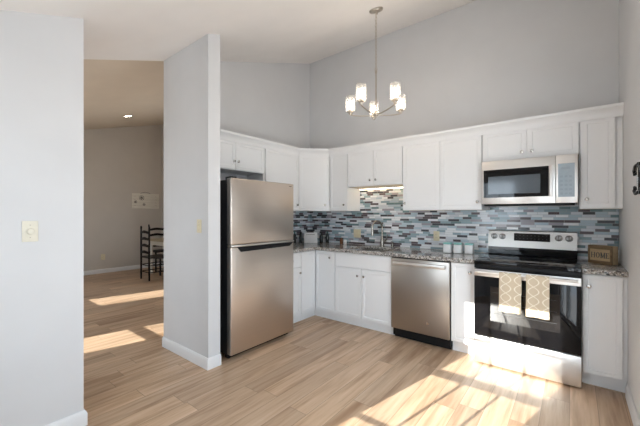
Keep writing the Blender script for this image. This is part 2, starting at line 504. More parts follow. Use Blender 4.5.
link('door_frame', bm, M['trim'], t)
bm = new(); box(bm, W + .058, W + .062, SD[0] + .05, SD[1] - .05, SD[2] + .06, SD[3] - .06); link('door_pane', bm, M['pane'], t)

# baseboards
def skirting(name, pts, side):
    """profile swept along the foot of a wall; side = outward normals per segment"""
    bm = new()
    prof = [(0.0, 0.0), (0.016, 0.0), (0.016, 0.075), (0.010, 0.088), (0.006, 0.095), (0.0, 0.095)]
    P = [Vector(p) for p in pts]; N = [Vector(s) for s in side]; rings = []
    for i, p in enumerate(P):
        if i == 0: m = N[0]
        elif i == len(P) - 1: m = N[-1]
        else:
            m = N[i - 1] + N[i]; m = m / max(0.2, m.dot(N[i]))
        rings.append([bm.verts.new((p.x + m.x * (d + .0005), p.y + m.y * (d + .0005), h + .0005)) for d, h in prof])
    fs = []
    k = len(prof)
    for A, B in zip(rings, rings[1:]):
        for j in range(k): fs.append(bm.faces.new((A[j], A[(j + 1) % k], B[(j + 1) % k], B[j])))
    fs += [bm.faces.new(rings[0]), bm.faces.new(rings[-1][::-1])]
    bmesh.ops.recalc_face_normals(bm, faces=fs)
    return struct(name, bm, M['trim'])
skirting('baseboard_stub', [(-.035, -2.249), (.756, -2.249), (.756, -2.13)], [(0, -1), (1, 0)])
skirting('baseboard_left', [(.79, FY + .002), (.79, -3.150), (-.079, -3.150)], [(1, 0), (0, 1)])
skirting('baseboard_right', [(W, -0.615), (W, SD[1] + .001)], [(-1, 0)])
skirting('baseboard_dining_left', [(XD, FY + .02), (XD, YD - .02)], [(1, 0)])
skirting('baseboard_dining_back', [(XD + .02, YD), (-.102, YD)], [(0, -1)])

# ------------------------------------------------------------------ doors, knobs, cabinets
def place(bm, origin, u, n):
    """local (x = along the front, y = outwards, z = up) -> place"""
    u = Vector(u).normalized(); n = Vector(n).normalized()
    m = Matrix(((u.x, n.x, 0, origin[0]), (u.y, n.y, 0, origin[1]), (0, 0, 1, origin[2]), (0, 0, 0, 1)))
    bmesh.ops.transform(bm, matrix=m, verts=bm.verts)
    bmesh.ops.recalc_face_normals(bm, faces=bm.faces)
    return bm

def shaker_bm(w, h, t=.019, rail=.055, rec=.005):
    bm = new(); box(bm, 0, w, 0, t, 0, h)
    f = max(bm.faces, key=lambda f: f.calc_center_median().y)
    if rail > 0 and w > 2.4 * rail and h > 2.4 * rail:
        bmesh.ops.inset_region(bm, faces=[f], thickness=rail)
        bmesh.ops.inset_region(bm, faces=[f], thickness=.005, depth=-rec if False else 0.0)
        bmesh.ops.translate(bm, verts=f.verts, vec=(0, -rec, 0))
    es = [e for e in bm.edges if all(abs(v.co.x) < 1e-6 or abs(v.co.x - w) < 1e-6 or abs(v.co.z) < 1e-6 or abs(v.co.z - h) < 1e-6 for v in e.verts) and e.calc_length() > t * 1.5 and min(v.co.y for v in e.verts) > t * .5]
    bmesh.ops.bevel(bm, geom=es, offset=.002, segments=2, affect='EDGES')
    return bm

def front(name, parent, u0, u1, z0, z1, face, u, n, knob=None, rail=.055, gap=.0018):
    """cabinet door or drawer front on a face: face = point on the cabinet front where u = 0"""
    u = Vector(u).normalized(); n = Vector(n).normalized()
    o = Vector((face[0], face[1], 0)) + u * (u0 + gap) + n * .0012
    d = link(name, place(shaker_bm(u1 - u0 - 2 * gap, z1 - z0 - 2 * gap, rail=rail), (o.x, o.y, z0 + gap), u, n), M['cab'], parent)
    if knob:
        k = Vector((face[0], face[1], 0)) + u * knob[0] + n * .0195; k.z = knob[1]
        bm = new()
        lathe(bm, [(.0065, 0), (.0055, .010), (.006, .013), (.0135, .016), (.0150, .021), (.0125, .026), (.006, .0285), (0, .029)], k, n, 16)
        link('knob', bm, M['chrome'], d)
    return d

UZ0, UZ1 = 1.375, 2.137
FB, FL = (0, -0.305), (0.305, 0)
XU, NB = (1, 0, 0), (0, -1, 0)
YU, NL = (0, 1, 0), (1, 0, 0)

def upper_back(label, x0, x1, z0, doors, body_pts=None):
    t = thing('wall_cabinet', label, 'cabinet', ((x0 + x1) / 2, -0.15, z0), 'white wall cabinets')
    bm = new(); box(bm, x0 + .001, x1 - .001, -.304, -.001, z0, UZ1); 
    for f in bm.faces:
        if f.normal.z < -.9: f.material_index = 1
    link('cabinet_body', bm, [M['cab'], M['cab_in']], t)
    for (a, b, k) in doors: front('door', t, a, b, z0 + .004, UZ1 - .012, FB, XU, NB, k)
    return t
def upper_left(label, y0, y1, z0, doors):
    t = thing('wall_cabinet', label, 'cabinet', (0.15, (y0 + y1) / 2, z0), 'white wall cabinets')
    bm = new(); box(bm, .001, .304, y0 + .001, y1 - .001, z0, UZ1)
    link('cabinet_body', bm, M['cab'], t)
    for (a, b, k) in doors: front('door', t, a, b, z0 + .004, UZ1 - .012, FL, YU, NL, k)
    return t
upper_left('short white two-door wall cabinet directly above the refrigerator', -2.127, -1.225, 1.812,
           [(-2.05, -1.6375, (-1.665, 1.905)), (-1.6375, -1.228, (-1.610, 1.905))])
upper_left('tall white one-door wall cabinet between the refrigerator and the angled corner cabinet', -1.225, -.611, UZ0, [(-1.205, -.613, (-.655, 1.455))])
t = thing('wall_cabinet', 'angled white corner wall cabinet with a single slanted door', 'cabinet', (.25, -.25, UZ0), 'white wall cabinets')
bm = new(); prism(bm, [(.001, -.001, UZ0), (.001, -.609, UZ0), (.304, -.609, UZ0), (.609, -.304, UZ0), (.609, -.001, UZ0)], (0, 0, UZ1 - UZ0))
link('cabinet_body', bm, M['cab'], t)
q = 2 ** -.5; dl = .305 * 2 ** .5
front('door', t, .012, dl - .012, UZ0 + .004, UZ1 - .012, (.305, -.61), (q, q, 0), (q, -q, 0), (dl - .07, 1.455))
upper_back('narrow white wall cabinet between the angled corner cabinet and the short pair over the sink', .612, .909, UZ0, [(.626, .905, (.862, 1.455))])
upper_back('short white two-door wall cabinet above the sink, with a lit strip beneath it', .909, 1.669, 1.68, [(.912, 1.289, (1.250, 1.752)), (1.289, 1.666, (1.328, 1.752))])
upper_back('wide tall white two-door wall cabinet between the sink and the microwave', 1.669, 2.503, UZ0, [(1.672, 2.092, (1.702, 1.455)), (2.092, 2.500, (2.462, 1.455))])
upper_back('short white two-door wall cabinet resting above the microwave', 2.503, 3.252, 1.838, [(2.506, 2.878, (2.840, 1.905)), (2.878, 3.249, (2.917, 1.905))])
t = upper_back('narrow white one-door wall cabinet in the corner beside the microwave', 3.252, 3.524, UZ0, [(3.262, 3.480, (3.302, 1.455))])

# crown moulding along the cabinet tops
bm = new()
prof = [(0, 2.112), (.006, 2.112), (.010, 2.124), (.012, 2.140), (.022, 2.158), (.038, 2.178), (.046, 2.184), (.050, 2.206), (0, 2.206)]
pts = [Vector((.327, -2.127)), Vector((.327, -.619)), Vector((.618, -.328)), Vector((3.524, -.328))]
nor = [Vector((1, 0)), Vector((q, -q)), Vector((0, -1))]
rings = []
for i, p in enumerate(pts):
    m = nor[0] if i == 0 else nor[-1] if i == 3 else (nor[i - 1] + nor[i]) / (1 + nor[i - 1].dot(nor[i]))
    rings.append([bm.verts.new((p.x + m.x * d, p.y + m.y * d, h)) for d, h in prof])
fs = []
for A, B in zip(rings, rings[1:]):
    for j in range(len(prof)): fs.append(bm.faces.new((A[j], A[(j + 1) % len(prof)], B[(j + 1) % len(prof)], B[j])))
fs += [bm.faces.new(rings[0]), bm.faces.new(rings[-1][::-1])]
bmesh.ops.recalc_face_normals(bm, faces=fs)
o = link('crown_moulding', bm, M['cab'], origin=(1.2, -.4, 2.112))
tag(o, 'white crown moulding running along the tops of all the wall cabinets', 'moulding')

# base cabinets
BZ0, BZ1 = .105, .8755
BB = (0, -.59); BL = (.59, 0)
def base_back(label, x0, x1, fronts, filler=None):
    t = thing('base_cabinet', label, 'cabinet', ((x0 + x1) / 2, -.3, 0), 'white base cabinets')
    bm = new()
    if 'sink' in label:                                   # open box: the basin hangs inside it
        xs_, ys_ = [x0 + .001, x0 + .019, x1 - .019, x1 - .001], [-.589, -.571, -.028, -.010]
        slab(bm, xs_, ys_, lambda x, y: not (xs_[1] < x < xs_[2] and ys_[1] < y < ys_[2]), BZ0, BZ1)
        box(bm, xs_[1], xs_[2], ys_[1], ys_[2], BZ0, BZ0 + .018)
    else: box(bm, x0 + .001, x1 - .001, -.589, -.010, BZ0, BZ1)
    link('cabinet_body', bm, M['cab'], t)
    bm = new(); box(bm, x0 + .001, x1 - .001, -.538, -.012, .001, BZ0 - .001); link('toe_kick', bm, M['cab'], t)
    for (nm, a, b, z0, z1, k, rail) in fronts: front(nm, t, a, b, z0, z1, BB, XU, NB, k, rail)
    return t
t = thing('base_cabinet', 'white base cabinet with drawer and door tucked beside the refrigerator', 'cabinet', (.3, -1.06, 0), 'white base cabinets')
bm = new(); box(bm, .010, .589, -1.215, -.906, BZ0, BZ1); link('cabinet_body', bm, M['cab'], t)
bm = new(); box(bm, .012, .538, -1.215, -.906, .001, BZ0 - .001); link('toe_kick', bm, M['cab'], t)
front('drawer', t, -1.213, -.886, .690, .868, BL, YU, NL, (-1.06, .78), .0)
front('door', t, -1.213, -.886, .112, .687, BL, YU, NL, (-.918, .62), .055)
t = thing('base_cabinet', 'white L-shaped corner base cabinet with a folding two-leaf door', 'cabinet', (.3, -.3, 0), 'white base cabinets')
bm = new(); prism(bm, [(.010, -.010, BZ0), (.010, -.905, BZ0), (.589, -.905, BZ0), (.589, -.589, BZ0), (.913, -.589, BZ0), (.913, -.010, BZ0)], (0, 0, BZ1 - BZ0)); link('cabinet_body', bm, M['cab'], t)
bm = new(); prism(bm, [(.012, -.012, .001), (.012, -.905, .001), (.538, -.905, .001), (.538, -.538, .001), (.913, -.538, .001), (.913, -.012, .001)], (0, 0, BZ0 - .002)); link('toe_kick', bm, M['cab'], t)
front('door', t, -.884, -.612, .112, .868, BL, YU, NL, None, .055)
front('door', t, .612, .914, .112, .868, BB, XU, NB, (.842, .79), .055)
t = base_back('white sink base cabinet with a plain top panel and two doors', .914, 1.671,
          [('door', .918, 1.2925, .112, .697, (1.246, .615), .055), ('door', 1.2925, 1.668, .112, .697, (1.330, .615), .055)])
front('false_front', t, .918, 1.668, .700, .868, BB, XU, NB, None, .0)
base_back('narrow white base cabinet between the dishwasher and the range', 2.283, 2.510, [('door', 2.290, 2.505, .112, .868, (2.462, .788), .050)])
base_back('narrow white base cabinet between the range and the side wall, under the wooden box', 3.265, 3.524, [('door', 3.268, 3.498, .112, .868, (3.306, .780), .045)])

# worktops
SX0, SX1, SY0, SY1 = 1.03, 1.565, -.535, -.145
bm = new()
slab(bm, [.008, .642, SX0, SX1, 2.511], [-1.222, -.642, SY0, SY1, -.008],
     lambda x, y: not (x > .642 and y < -.642) and not (SX0 < x < SX1 and SY0 < y < SY1), .877, .915)
o = link('countertop', bm, M['granite'], origin=(.3, -.3, .877))
mo = o.modifiers.new('edge', 'BEVEL'); mo.width = .004; mo.segments = 2; mo.limit_method = 'ANGLE'
tag(o, 'long L-shaped speckled granite worktop with the sink cut into it', 'worktop')
bm = new(); box(bm, 3.264, 3.523, -.645, -.008, .877, .915, .004); o = link('countertop', bm, M['granite'], origin=(3.39, -.3, .877))
tag(o, 'short piece of speckled granite worktop between the range and the side wall', 'worktop')

# backsplash
bm = new()
box(bm, .0005, 3.5245, -.0075, -.0005, .916, 1.374)
box(bm, .9095, 1.6685, -.0075, -.0005, 1.374, 1.679)
box(bm, 2.504, 3.251, -.0075, -.0005, 1.374, 1.42)
box(bm, 2.512, 3.263, -.0075, -.0005, .60, .916)
box(bm, .0005, .0075, -1.222, -.0075, .916, 1.374)
o = link('backsplash', bm, M['mosaic'], origin=(1.6, 0, .916))
tag(o, 'blue, grey and plum strip mosaic tile backsplash behind the worktop', 'tile')

# ------------------------------------------------------------------ sink and faucet
t = thing('kitchen_sink', 'undermount stainless steel sink sunk in the granite worktop', 'sink', (1.297, -.34, .70))
bm = new()
a, b, c, d, z0, z1 = SX0 - .004, SX1 + .004, SY0 - .004, SY1 + .004, .70, .8762
ip = .02
def ring(x0, x1, y0, y1, z): return [bm.verts.new(p) for p in ((x0, y0, z), (x1, y0, z), (x1, y1, z), (x0, y1, z))]
Rr = [ring(a - .012, b + .012, c - .012, d + .012, z1), ring(a, b, c, d, z1), ring(a + .012, b - .012, c + .012, d - .012, z0 + .02), ring(a + .03, b - .03, c + .03, d - .03, z0 + .003)]
for A, B in zip(Rr, Rr[1:]):
    for k in range(4): bm.faces.new((A[k], A[(k + 1) % 4], B[(k + 1) % 4], B[k]))
bm.faces.new(Rr[-1])
link('basin', bm, M['sink'], t)
bm = new(); lathe(bm, [(.0, 0), (.042, 0), (.045, .003), (.03, .002), (.0, .001)], (1.297, -.30, z0 + .0035), n=20); link('drain', bm, M['chrome'], t)

FX, FYY = 1.285, -.085
t = thing('faucet', 'tall brushed nickel pull-down faucet behind the sink', 'faucet', (FX, FYY, .9155))
bm = new(); lathe(bm, [(.030, 0), (.030, .006), (.026, .012), (.024, .05), (.022, .10), (.016, .11), (.0135, .115)], (FX, FYY, .9158), n=20); link('faucet_base', bm, M['faucet'], t)
bm = new(); ux, uy = -.30, -.954; rad = .085; zt = 1.16
pts = [(FX, FYY, 1.02), (FX, FYY, zt)]
for k in range(1, 11):
    an = math.pi * k / 10; r_ = rad * (1 - math.cos(an)); pts.append((FX + ux * r_, FYY + uy * r_, zt + rad * math.sin(an)))
pts.append((FX + ux * rad * 2, FYY + uy * rad * 2, zt - .02))
tube(bm, pts, .0125, 12); link('spout', bm, M['faucet'], t)
bm = new(); e = pts[-1]; lathe(bm, [(.013, 0), (.0155, -.01), (.0185, -.075), (.0175, -.085), (0, -.085)], (e[0], e[1], e[2] + .005), n=16); link('spray_head', bm, M['faucet'], t)
bm = new(); tube(bm, [(FX + .02, FYY, .985), (FX + .045, FYY, .99), (FX + .07, FYY - .004, 1.03), (FX + .078, FYY - .006, 1.075)], [.010, .008, .007, .006], 10); link('lever', bm, M['faucet'], t)
bm = new(); lathe(bm, [(.016, 0), (.016, .005), (.011, .012), (.010, .055), (.012, .06), (.012, .072), (0, .074)], (1.43, -.085, .9155), n=16)
tube(bm, [(1.43, -.085, .985), (1.43, -.12, .99), (1.43, -.145, .98)], .005, 8)
o = link('soap_dispenser', bm, M['faucet'], origin=(1.43, -.085, .9155)); tag(o, 'short nickel soap pump standing beside the tall faucet', 'soap pump')

# ------------------------------------------------------------------ refrigerator
fy0, fy1 = -2.052, -1.230
t = thing('refrigerator', 'tall bronze-toned stainless top-freezer refrigerator beside the wall stub', 'refrigerator', (.42, (fy0 + fy1) / 2, 0))
bm = new(); box(bm, .035, .735, fy0 + .008, fy1 - .008, .045, 1.645, .006); link('fridge_body', bm, M['dark_side'], t)
def fdoor(name, z0, z1):
    bm = new(); box(bm, .742, .806, fy0, fy1, z0, z1, .010, 3)
    for f in bm.faces:
        f.material_index = 0 if f.normal.x > .6 else 1
    return link(name, bm, [M['fridge'], M['fridge_edge']], t)
d1 = fdoor('freezer_door', 1.052, 1.660)
d2 = fdoor('fridge_door', .055, 1.030)
bm = new(); box(bm, .746, .812, fy0 + .001, fy1 - .001, 1.0325, 1.049, .003); link('handle_trim', bm, M['fridge_edge'], t)
bm = new(); prism(bm, [(.790, -1.985, 1.0285), (.790, -1.945, .983), (.790, -1.30, .990), (.790, -1.245, 1.0285)], (.0215, 0, 0)); link('handle_pocket', bm, M['black'], d2)
bm = new(); box(bm, .69, .79, fy0 + .02, fy0 + .075, 1.6465, 1.676, .004); box(bm, .70, .80, fy0 + .03, fy0 + .06, 1.661, 1.672, .002); link('hinge_cover', bm, M['black'], t)
bm = new(); box(bm, .69, .735, fy0 + .02, fy1 - .02, .012, .0445); link('toe_grille', bm, M['black'], t)
for y in (fy0 + .05, fy1 - .05):
    for x in (.15, .70):
        bm = new(); lathe(bm, [(.020, 0), (.020, .012), (.010, .014), (.010, .044)], (x, y, .0005), n=14); link('foot', bm, M['black'], t)
bm = new(); box(bm, .8062, .8068, fy1 - .075, fy1 - .035, 1.628, 1.634); link('badge', bm, M['ink'], d1)

# ------------------------------------------------------------------ dishwasher
t = thing('dishwasher', 'stainless dishwasher with a bar handle between sink and narrow cabinet', 'dishwasher', (1.977, -.3, 0))
x0, x1 = 1.6745, 2.2805
bm = new(); box(bm, x0 + .004, x1 - .004, -.585, -.03, .03, .868); link('tub', bm, M['black'], t)
bm = new(); box(bm, x0, x1, -.632, -.588, .118, .866, .006, 3); dd = link('door', bm, M['dw'], t)
bm = new()
hz = .815
tube(bm, [(x0 + .075, -.668, hz), (x1 - .075, -.668, hz)], .0125, 12)
box(bm, x0 + .035, x1 - .035, -.676, -.662, hz - .019, hz + .019, .005)
for x in (x0 + .06, x1 - .06): box(bm, x - .010, x + .010, -.663, -.631, hz - .011, hz + .011, .002)
link('handle', bm, M['steel'], dd)
bm = new(); box(bm, x0 + .01, x1 - .01, -.6315, -.60, .8665, .8735); link('control_strip', bm, M['black'], dd)
bm = new(); box(bm, x0 + .006, x1 - .006, -.552, -.540, .004, .112); link('toe_kick', bm, M['black'], t)
bm = new(); lathe(bm, [(.013, 0), (.013, .0015), (.0108, .0015), (.0108, .0006), (0, .0006)], (2.067, -.6322, .236), (0, -1, 0), 24)
tube(bm, [(2.062, -.6334, .236), (2.066, -.6334, .241), (2.070, -.6334, .236), (2.066, -.6334, .231)], .0009, 6, True); link('badge', bm, M['chrome'], dd)
for x in (x0 + .05, x1 - .05):
    bm = new(); lathe(bm, [(.016, 0), (.016, .01), (.008, .012), (.008, .03)], (x, -.45, .0005), n=12); link('foot', bm, M['black'], t)

# ------------------------------------------------------------------ range
X0, X1 = 2.5125, 3.2615
t = thing('range', 'stainless electric range with black glass door under the microwave', 'stove', ((X0 + X1) / 2, -.33, 0))
bm = new(); box(bm, X0 + .003, X1 - .003, -.640, -.012, .03, .885, .003); link('oven_body', bm, M['dark_side'], t)
bm = new(); box(bm, X0, X1, -.690, -.642, .014, .250, .005, 2); link('drawer', bm, M['steel'], t)
bm = new(); box(bm, X0, X1, -.688, -.642, .257, .845, .004, 2); dr = link('oven_door', bm, M['glass_black'], t)
bm = new(); box(bm, X0 + .001, X1 - .001, -.6935, -.6885, .782, .843, .002); link('door_trim', bm, M['steel'], dr)
bm = new(); box(bm, X0 + .13, X1 - .13, -.6895, -.6883, .40, .70, .0005, 1); link('oven_window', bm, plain('oven_window_glass', (.012, .012, .013), .05, 0, spec=.8), dr)
bm = new()
for z in (.47, .56, .65): tube(bm, [(X0 + .15, -.6905, z), (X1 - .15, -.6905, z)], .0012, 6)
link('rack_lines', bm, plain('rack_grey', (.10, .10, .10), .3), dr)
HB, HZ = -.742, .826
bm = new(); tube(bm, [(X0 + .02, HB, HZ), (X1 - .02, HB, HZ)], .0125, 14)
for x in (X0 + .045, X1 - .045): tube(bm, [(x, HB, HZ), (x, -.693, HZ)], .009, 10)
link('handle', bm, M['steel'], dr)
bm = new(); box(bm, X0, X1, -.690, -.642, .850, .888, .004); link('vent_trim', bm, M['black'], t)
bm = new(); box(bm, X0 - .0005, X1 + .0005, -.694, -.062, .8885, .918, .005, 3); ck = link('cooktop', bm, M['glass_black'], t)
for (x, y, r) in ((X0 + .19, -.52, .105), (X1 - .19, -.52, .085), (X0 + .19, -.22, .08), (X1 - .19, -.22, .095)):
    bm = new(); lathe(bm, [(r, 0), (r, .0006), (r - .004, .0006), (r - .004, 0)], (x, y, .9182), n=40, cap=False); link('burner_ring', bm, M['ring'], ck)
bm = new()
prism(bm, [(X0, -.010, .919), (X0, -.080, .919), (X0, -.080, .9985), (X0, -.010, .9985)], (X1 - X0 - .02, 0, 0)); link('backguard_base', bm, M['glass_black'], t)
bm = new(); yb, yt = -.088, -.058
prism(bm, [(X0, -.010, .999), (X0, yb, .999), (X0, yb, 1.004), (X0, yt - .004, 1.158), (X0, yt + .006, 1.166), (X0, -.010, 1.166)], (X1 - X0 - .02, 0, 0)); bg = link('backguard', bm, M['panel_steel'], t)
nv = Vector((0, -(1.158 - 1.004), (yt - .004) - yb)).normalized(); nv = Vector((0, -.9895, .144))
def on_guard(x, z): 
    f = (z - 1.004) / (1.158 - 1.004); return Vector((x, yb + f * (yt - .004 - yb), z))
for x in (2.568, 2.642, 3.106, 3.182):
    p = on_guard(x, 1.104) + nv * .0006
    bm = new(); lathe(bm, [(.026, 0), (.026, .004), (.021, .006), (.0195, .022), (.017, .025), (0, .0255)], p, nv, 24); k = link('knob', bm, M['knob_steel'], bg)
    bm = new(); c = p + nv * .0265; box(bm, c.x - .0035, c.x + .0035, c.y - .002, c.y + .004, c.z - .018, c.z + .018, .001); link('pointer', bm, M['slot'], k)
    bm = new(); lathe(bm, [(.0295, 0), (.0295, .0006), (.0262, .0006), (.0262, 0)], p, nv, 24, cap=False); link('dial_ring', bm, M['slot'], k)
p0, p1 = on_guard(2.745, 1.066), on_guard(2.745, 1.140)
bm = new(); prism(bm, [p0 + nv * .0005, p1 + nv * .0005, p1 + nv * .003, p0 + nv * .003], (.295, 0, 0)); dsp = link('display', bm, M['glass_black'], bg)
gp = plain('grey_print', (.09, .09, .09), .4)
for i in range(9):
    for zz in (1.118, 1.088):
        c = on_guard(2.765 + i * .031, zz) + nv * .0034
        bm = new(); box(bm, c.x - .004, c.x + .004, c.y - .0004, c.y, c.z - .0022, c.z + .0022); link('touch_key', bm, gp, dsp)
for x in (X0 + .06, X1 - .06):
    for y in (-.58, -.08):
        bm = new(); lathe(bm, [(.018, 0), (.018, .012), (.009, .014), (.009, .03)], (x, y, .0005), n=12); link('foot', bm, M['black'], t)

# towels over the oven handle
def towel(label, xa, xb, zb, seed):
    rnd = random.Random(seed); bm = new(); NX = 18
    rad = .0155
    path = [(HB + .0165, HZ - .16 + .01 * k) for k in range(0, 16)]
    path += [(HB + rad * math.cos(a), HZ + rad * math.sin(a)) for a in [math.pi * k / 8 for k in range(0, 9)]]
    nz = 20; path += [(HB - rad - .001, HZ - (HZ - zb) * k / nz) for k in range(1, nz + 1)]
    ph = rnd.random() * 6
    rows = []
    for i, (y, z) in enumerate(path):
        row = []
        fr = max(0, (i - 25) / 19.0)
        for j in range(NX + 1):
            u = j / NX
            x = xa + (xb - xa) * u + .004 * fr * (u - .5)
            w = .006 * fr * math.sin(u * 9 + ph) - .004 * fr if i > 24 else 0
            row.append(bm.verts.new((x, y + w - (0.004 * fr if i > 24 else 0), z)))
        rows.append(row)
    for A, B in zip(rows, rows[1:]):
        for j in range(NX): bm.faces.new((A[j], A[j + 1], B[j + 1], B[j]))
    bmesh.ops.recalc_face_normals(bm, faces=bm.faces)
    o = link('towel', bm, M['towel'], origin=(xa, HB, HZ))
    mo = o.modifiers.new('thick', 'SOLIDIFY'); mo.thickness = .0025; mo.offset = 0
    tag(o, label, 'towel', 'trellis towels on the oven handle')
towel('beige trellis towel on the oven handle, on the dishwasher side', 2.722, 2.880, .515, 3)
towel('beige trellis towel on the oven handle, on the side of the wooden box', 2.914, 3.066, .510, 5)

# ------------------------------------------------------------------ microwave
t = thing('microwave', 'stainless over-the-range microwave with a dark window', 'microwave', (2.88, -.2, 1.422))
mx0, mx1, mz0, mz1, my = 2.5145, 3.2435, 1.422, 1.8355, -.378
bm = new(); box(bm, mx0, mx1, my, -.012, mz0 + .004, mz1, .003); link('case', bm, M['dark_side'], t)
xs = 3.092
bm = new(); box(bm, mx0, xs, my - .024, my - .001, mz0 + .004, mz1 - .002, .003); dr = link('door', bm, M['steel'], t)
bm = new(); box(bm, mx0 + .018, 3.045, my - .026, my - .0235, mz0 + .065, mz1 - .085, .001, 1); wn = link('door_window', bm, M['glass_black'], dr)
bm = new(); box(bm, mx0 + .058, 2.985, my - .0268, my - .0258, mz0 + .098, mz1 - .150, .0003, 1); link('window_mesh', bm, M['mw_window'], wn)
bm = new(); box(bm, 3.053, 3.077, my - .062, my - .046, mz0 + .055, mz1 - .080, .005, 3)
for z in (mz0 + .08, mz1 - .11): box(bm, 3.059, 3.071, my - .047, my - .0238, z - .008, z + .008)
link('handle', bm, M['steel'], dr)
bm = new(); box(bm, xs + .002, mx1, my - .024, my - .001, mz0 + .004, mz1 - .002, .003); cp = link('control_panel', bm, M['steel'], t)
bm = new(); box(bm, xs + .018, mx1 - .022, my - .0255, my - .0235, mz0 + .055, mz1 - .075, .001, 1); kp = link('keypad', bm, M['mw_panel'], cp)
kg = plain('keypad_grey', (.42, .50, .56), .2, .3)
bm = new(); box(bm, xs + .04, mx1 - .05, my - .0262, my - .0254, mz1 - .125, mz1 - .105, .0002, 1); link('clock_display', bm, kg, kp)
for r_ in range(5):
    for c_ in range(3):
        bm = new(); box(bm, xs + .033 + c_ * .03, xs + .052 + c_ * .03, my - .0260, my - .0254, mz0 + .075 + r_ * .036, mz0 + .092 + r_ * .036); link('key', bm, kg, kp)
bm = new(); box(bm, mx0 + .02, mx1 - .02, my - .010, -.05, mz0 - .012, mz0 + .003, .003); link('vent_grille', bm, M['black'], t)

# ------------------------------------------------------------------ counter things
def canister(x, y, label):
    t = thing('canister', label, 'canister', (x, y, .9155), 'white canisters with teal lids')
    bm = new(); box(bm, x - .041, x + .041, y - .041, y + .041, .9157, 1.008, .012, 3); link('jar_body', bm, M['white_ceramic'], t)
    bm = new(); box(bm, x - .038, x + .038, y - .038, y + .038, 1.0085, 1.027, .006, 3); link('lid', bm, M['teal'], t)
canister(2.150, -.245, 'white canister with teal lid, standing nearest the ivory outlet')
canister(2.252, -.225, 'white canister with teal lid, in the middle of the row of three')
canister(2.358, -.205, 'white canister with teal lid, standing nearest the range')

# wooden HOME box
hx, hy = 3.314, -.215
t = thing('wooden_box', 'rustic wooden box lettered HOME on the worktop beside the range', 'box', (hx, hy, .9155), rotz=math.atan2(-.105, .149))
def lpart(name, bm, mat, parent):                         # already in the local frame of the thing
    me = bpy.data.meshes.new(name); bm.normal_update(); bm.to_mesh(me); bm.free(); me.materials.append(mat); smooth(me)
    o = bpy.data.objects.new(name, me); COL.objects.link(o); o.parent = parent; return o
bw, bh, bd = .178, .152, .070
bm = new(); box(bm, 0, bw, .006, bd, .0006, bh, .003); lpart('box_body', bm, M['home_panel'], t)
bm = new()
box(bm, 0, bw, -.006, .0055, bh - .030, bh, .002); box(bm, 0, bw, -.006, .0055, .0006, .026, .002)
box(bm, 0, .014, -.0055, .0055, .026, bh - .030, .001); box(bm, bw - .014, bw, -.0055, .0055, .026, bh - .030, .001)
lpart('box_frame', bm, M['home_wood'], t)
bm = new(); box(bm, .0145, bw - .0145, -.001, .0055, .0265, bh - .0305); lpart('name_panel', bm, M['home_panel'], t)
bm = new()
def seg(x0, z0, x1, z1, w):
    d = Vector((x1 - x0, z1 - z0)); n = Vector((-d.y, d.x)).normalized() * w / 2
    prism(bm, [(x0 + n.x, -.0032, z0 + n.y), (x0 - n.x, -.0032, z0 - n.y), (x1 - n.x, -.0032, z1 - n.y), (x1 + n.x, -.0032, z1 + n.y)], (0, .002, 0))
zb, zt_ = .050, .096; S = .008; T = .0032; zm = (zb + zt_) / 2
def serif(x, z, w=.012): seg(x - w / 2, z, x + w / 2, z, T)
def stem(x): seg(x, zb, x, zt_, S * .8); serif(x, zb + T / 2); serif(x, zt_ - T / 2)
x = .028; stem(x); stem(x + .021); seg(x, zm, x + .021, zm, T)                          # H
cx_, rx, rz = .074, .0145, (zt_ - zb) / 2                                               # O
NO = 28
outer = [(cx_ + rx * math.cos(2 * math.pi * k / NO), zm + rz * math.sin(2 * math.pi * k / NO)) for k in range(NO)]
inner = [(cx_ + (rx - .0065) * math.cos(2 * math.pi * k / NO), zm + (rz - .0036) * math.sin(2 * math.pi * k / NO)) for k in range(NO)]
for k in range(NO):
    a, b, c, d = outer[k], outer[(k + 1) % NO], inner[(k + 1) % NO], inner[k]
    prism(bm, [(p[0], -.0032, p[1]) for p in (a, b, c, d)], (0, .002, 0))
x = .099; stem(x); stem(x + .025); seg(x, zt_, x + .0125, zb + .004, S * .6); seg(x + .025, zt_, x + .0125, zb + .004, T)   # M
x = .138; stem(x); seg(x, zt_ - T / 2, x + .017, zt_ - T / 2, T); seg(x, zb + T / 2, x + .017, zb + T / 2, T); seg(x, zm, x + .012, zm, T)
seg(x + .017, zt_, x + .017, zt_ - .010, T); seg(x + .017, zb, x + .017, zb + .010, T)  # E
lpart('lettering', bm, M['ink'], t)

# small white plaque with bottles in the corner
t = thing('plaque', 'small white plaque with a dark script line standing in the worktop corner', 'plaque', (.225, -.245, .9155), rotz=math.atan2(.11, .155))
bm = new(); box(bm, -.095, .095, -.012, .012, .0006, .150, .003); lpart('board', bm, M['white_plastic'], t)
bm = new()
pts = [(-.062 + .124 * k / 60, -.0128, .122 + .006 * math.sin(k * 1.15) * (1 if k % 7 else .2)) for k in range(61)]
tube(bm, pts, .0014, 6); lpart('script_line', bm, M['ink'], t)
bm = new(); box(bm, -.088, .088, .013, .060, .0006, .010, .002); prism(bm, [(-.05, .0125, .010), (-.05, .055, .010), (-.05, .0125, .11)], (.1, 0, 0)); lpart('stand', bm, M['black'], t)
def bottle(x, y, h, r, label, cap):
    t = thing('bottle', label, 'bottle', (x, y, .9155), 'dark bottles in the worktop corner')
    bm = new(); lathe(bm, [(r * .96, 0), (r, .004), (r, h * .62), (r * .8, h * .74), (r * .38, h * .82), (r * .36, h * .88)], (x, y, .9157), n=18); link('bottle_body', bm, M['dark_glass'], t)
    bm = new(); lathe(bm, [(r * .44, 0), (r * .44, h * .12), (r * .3, h * .125)], (x, y, .9159 + h * .88), n=14); link('cap', bm, cap, t)
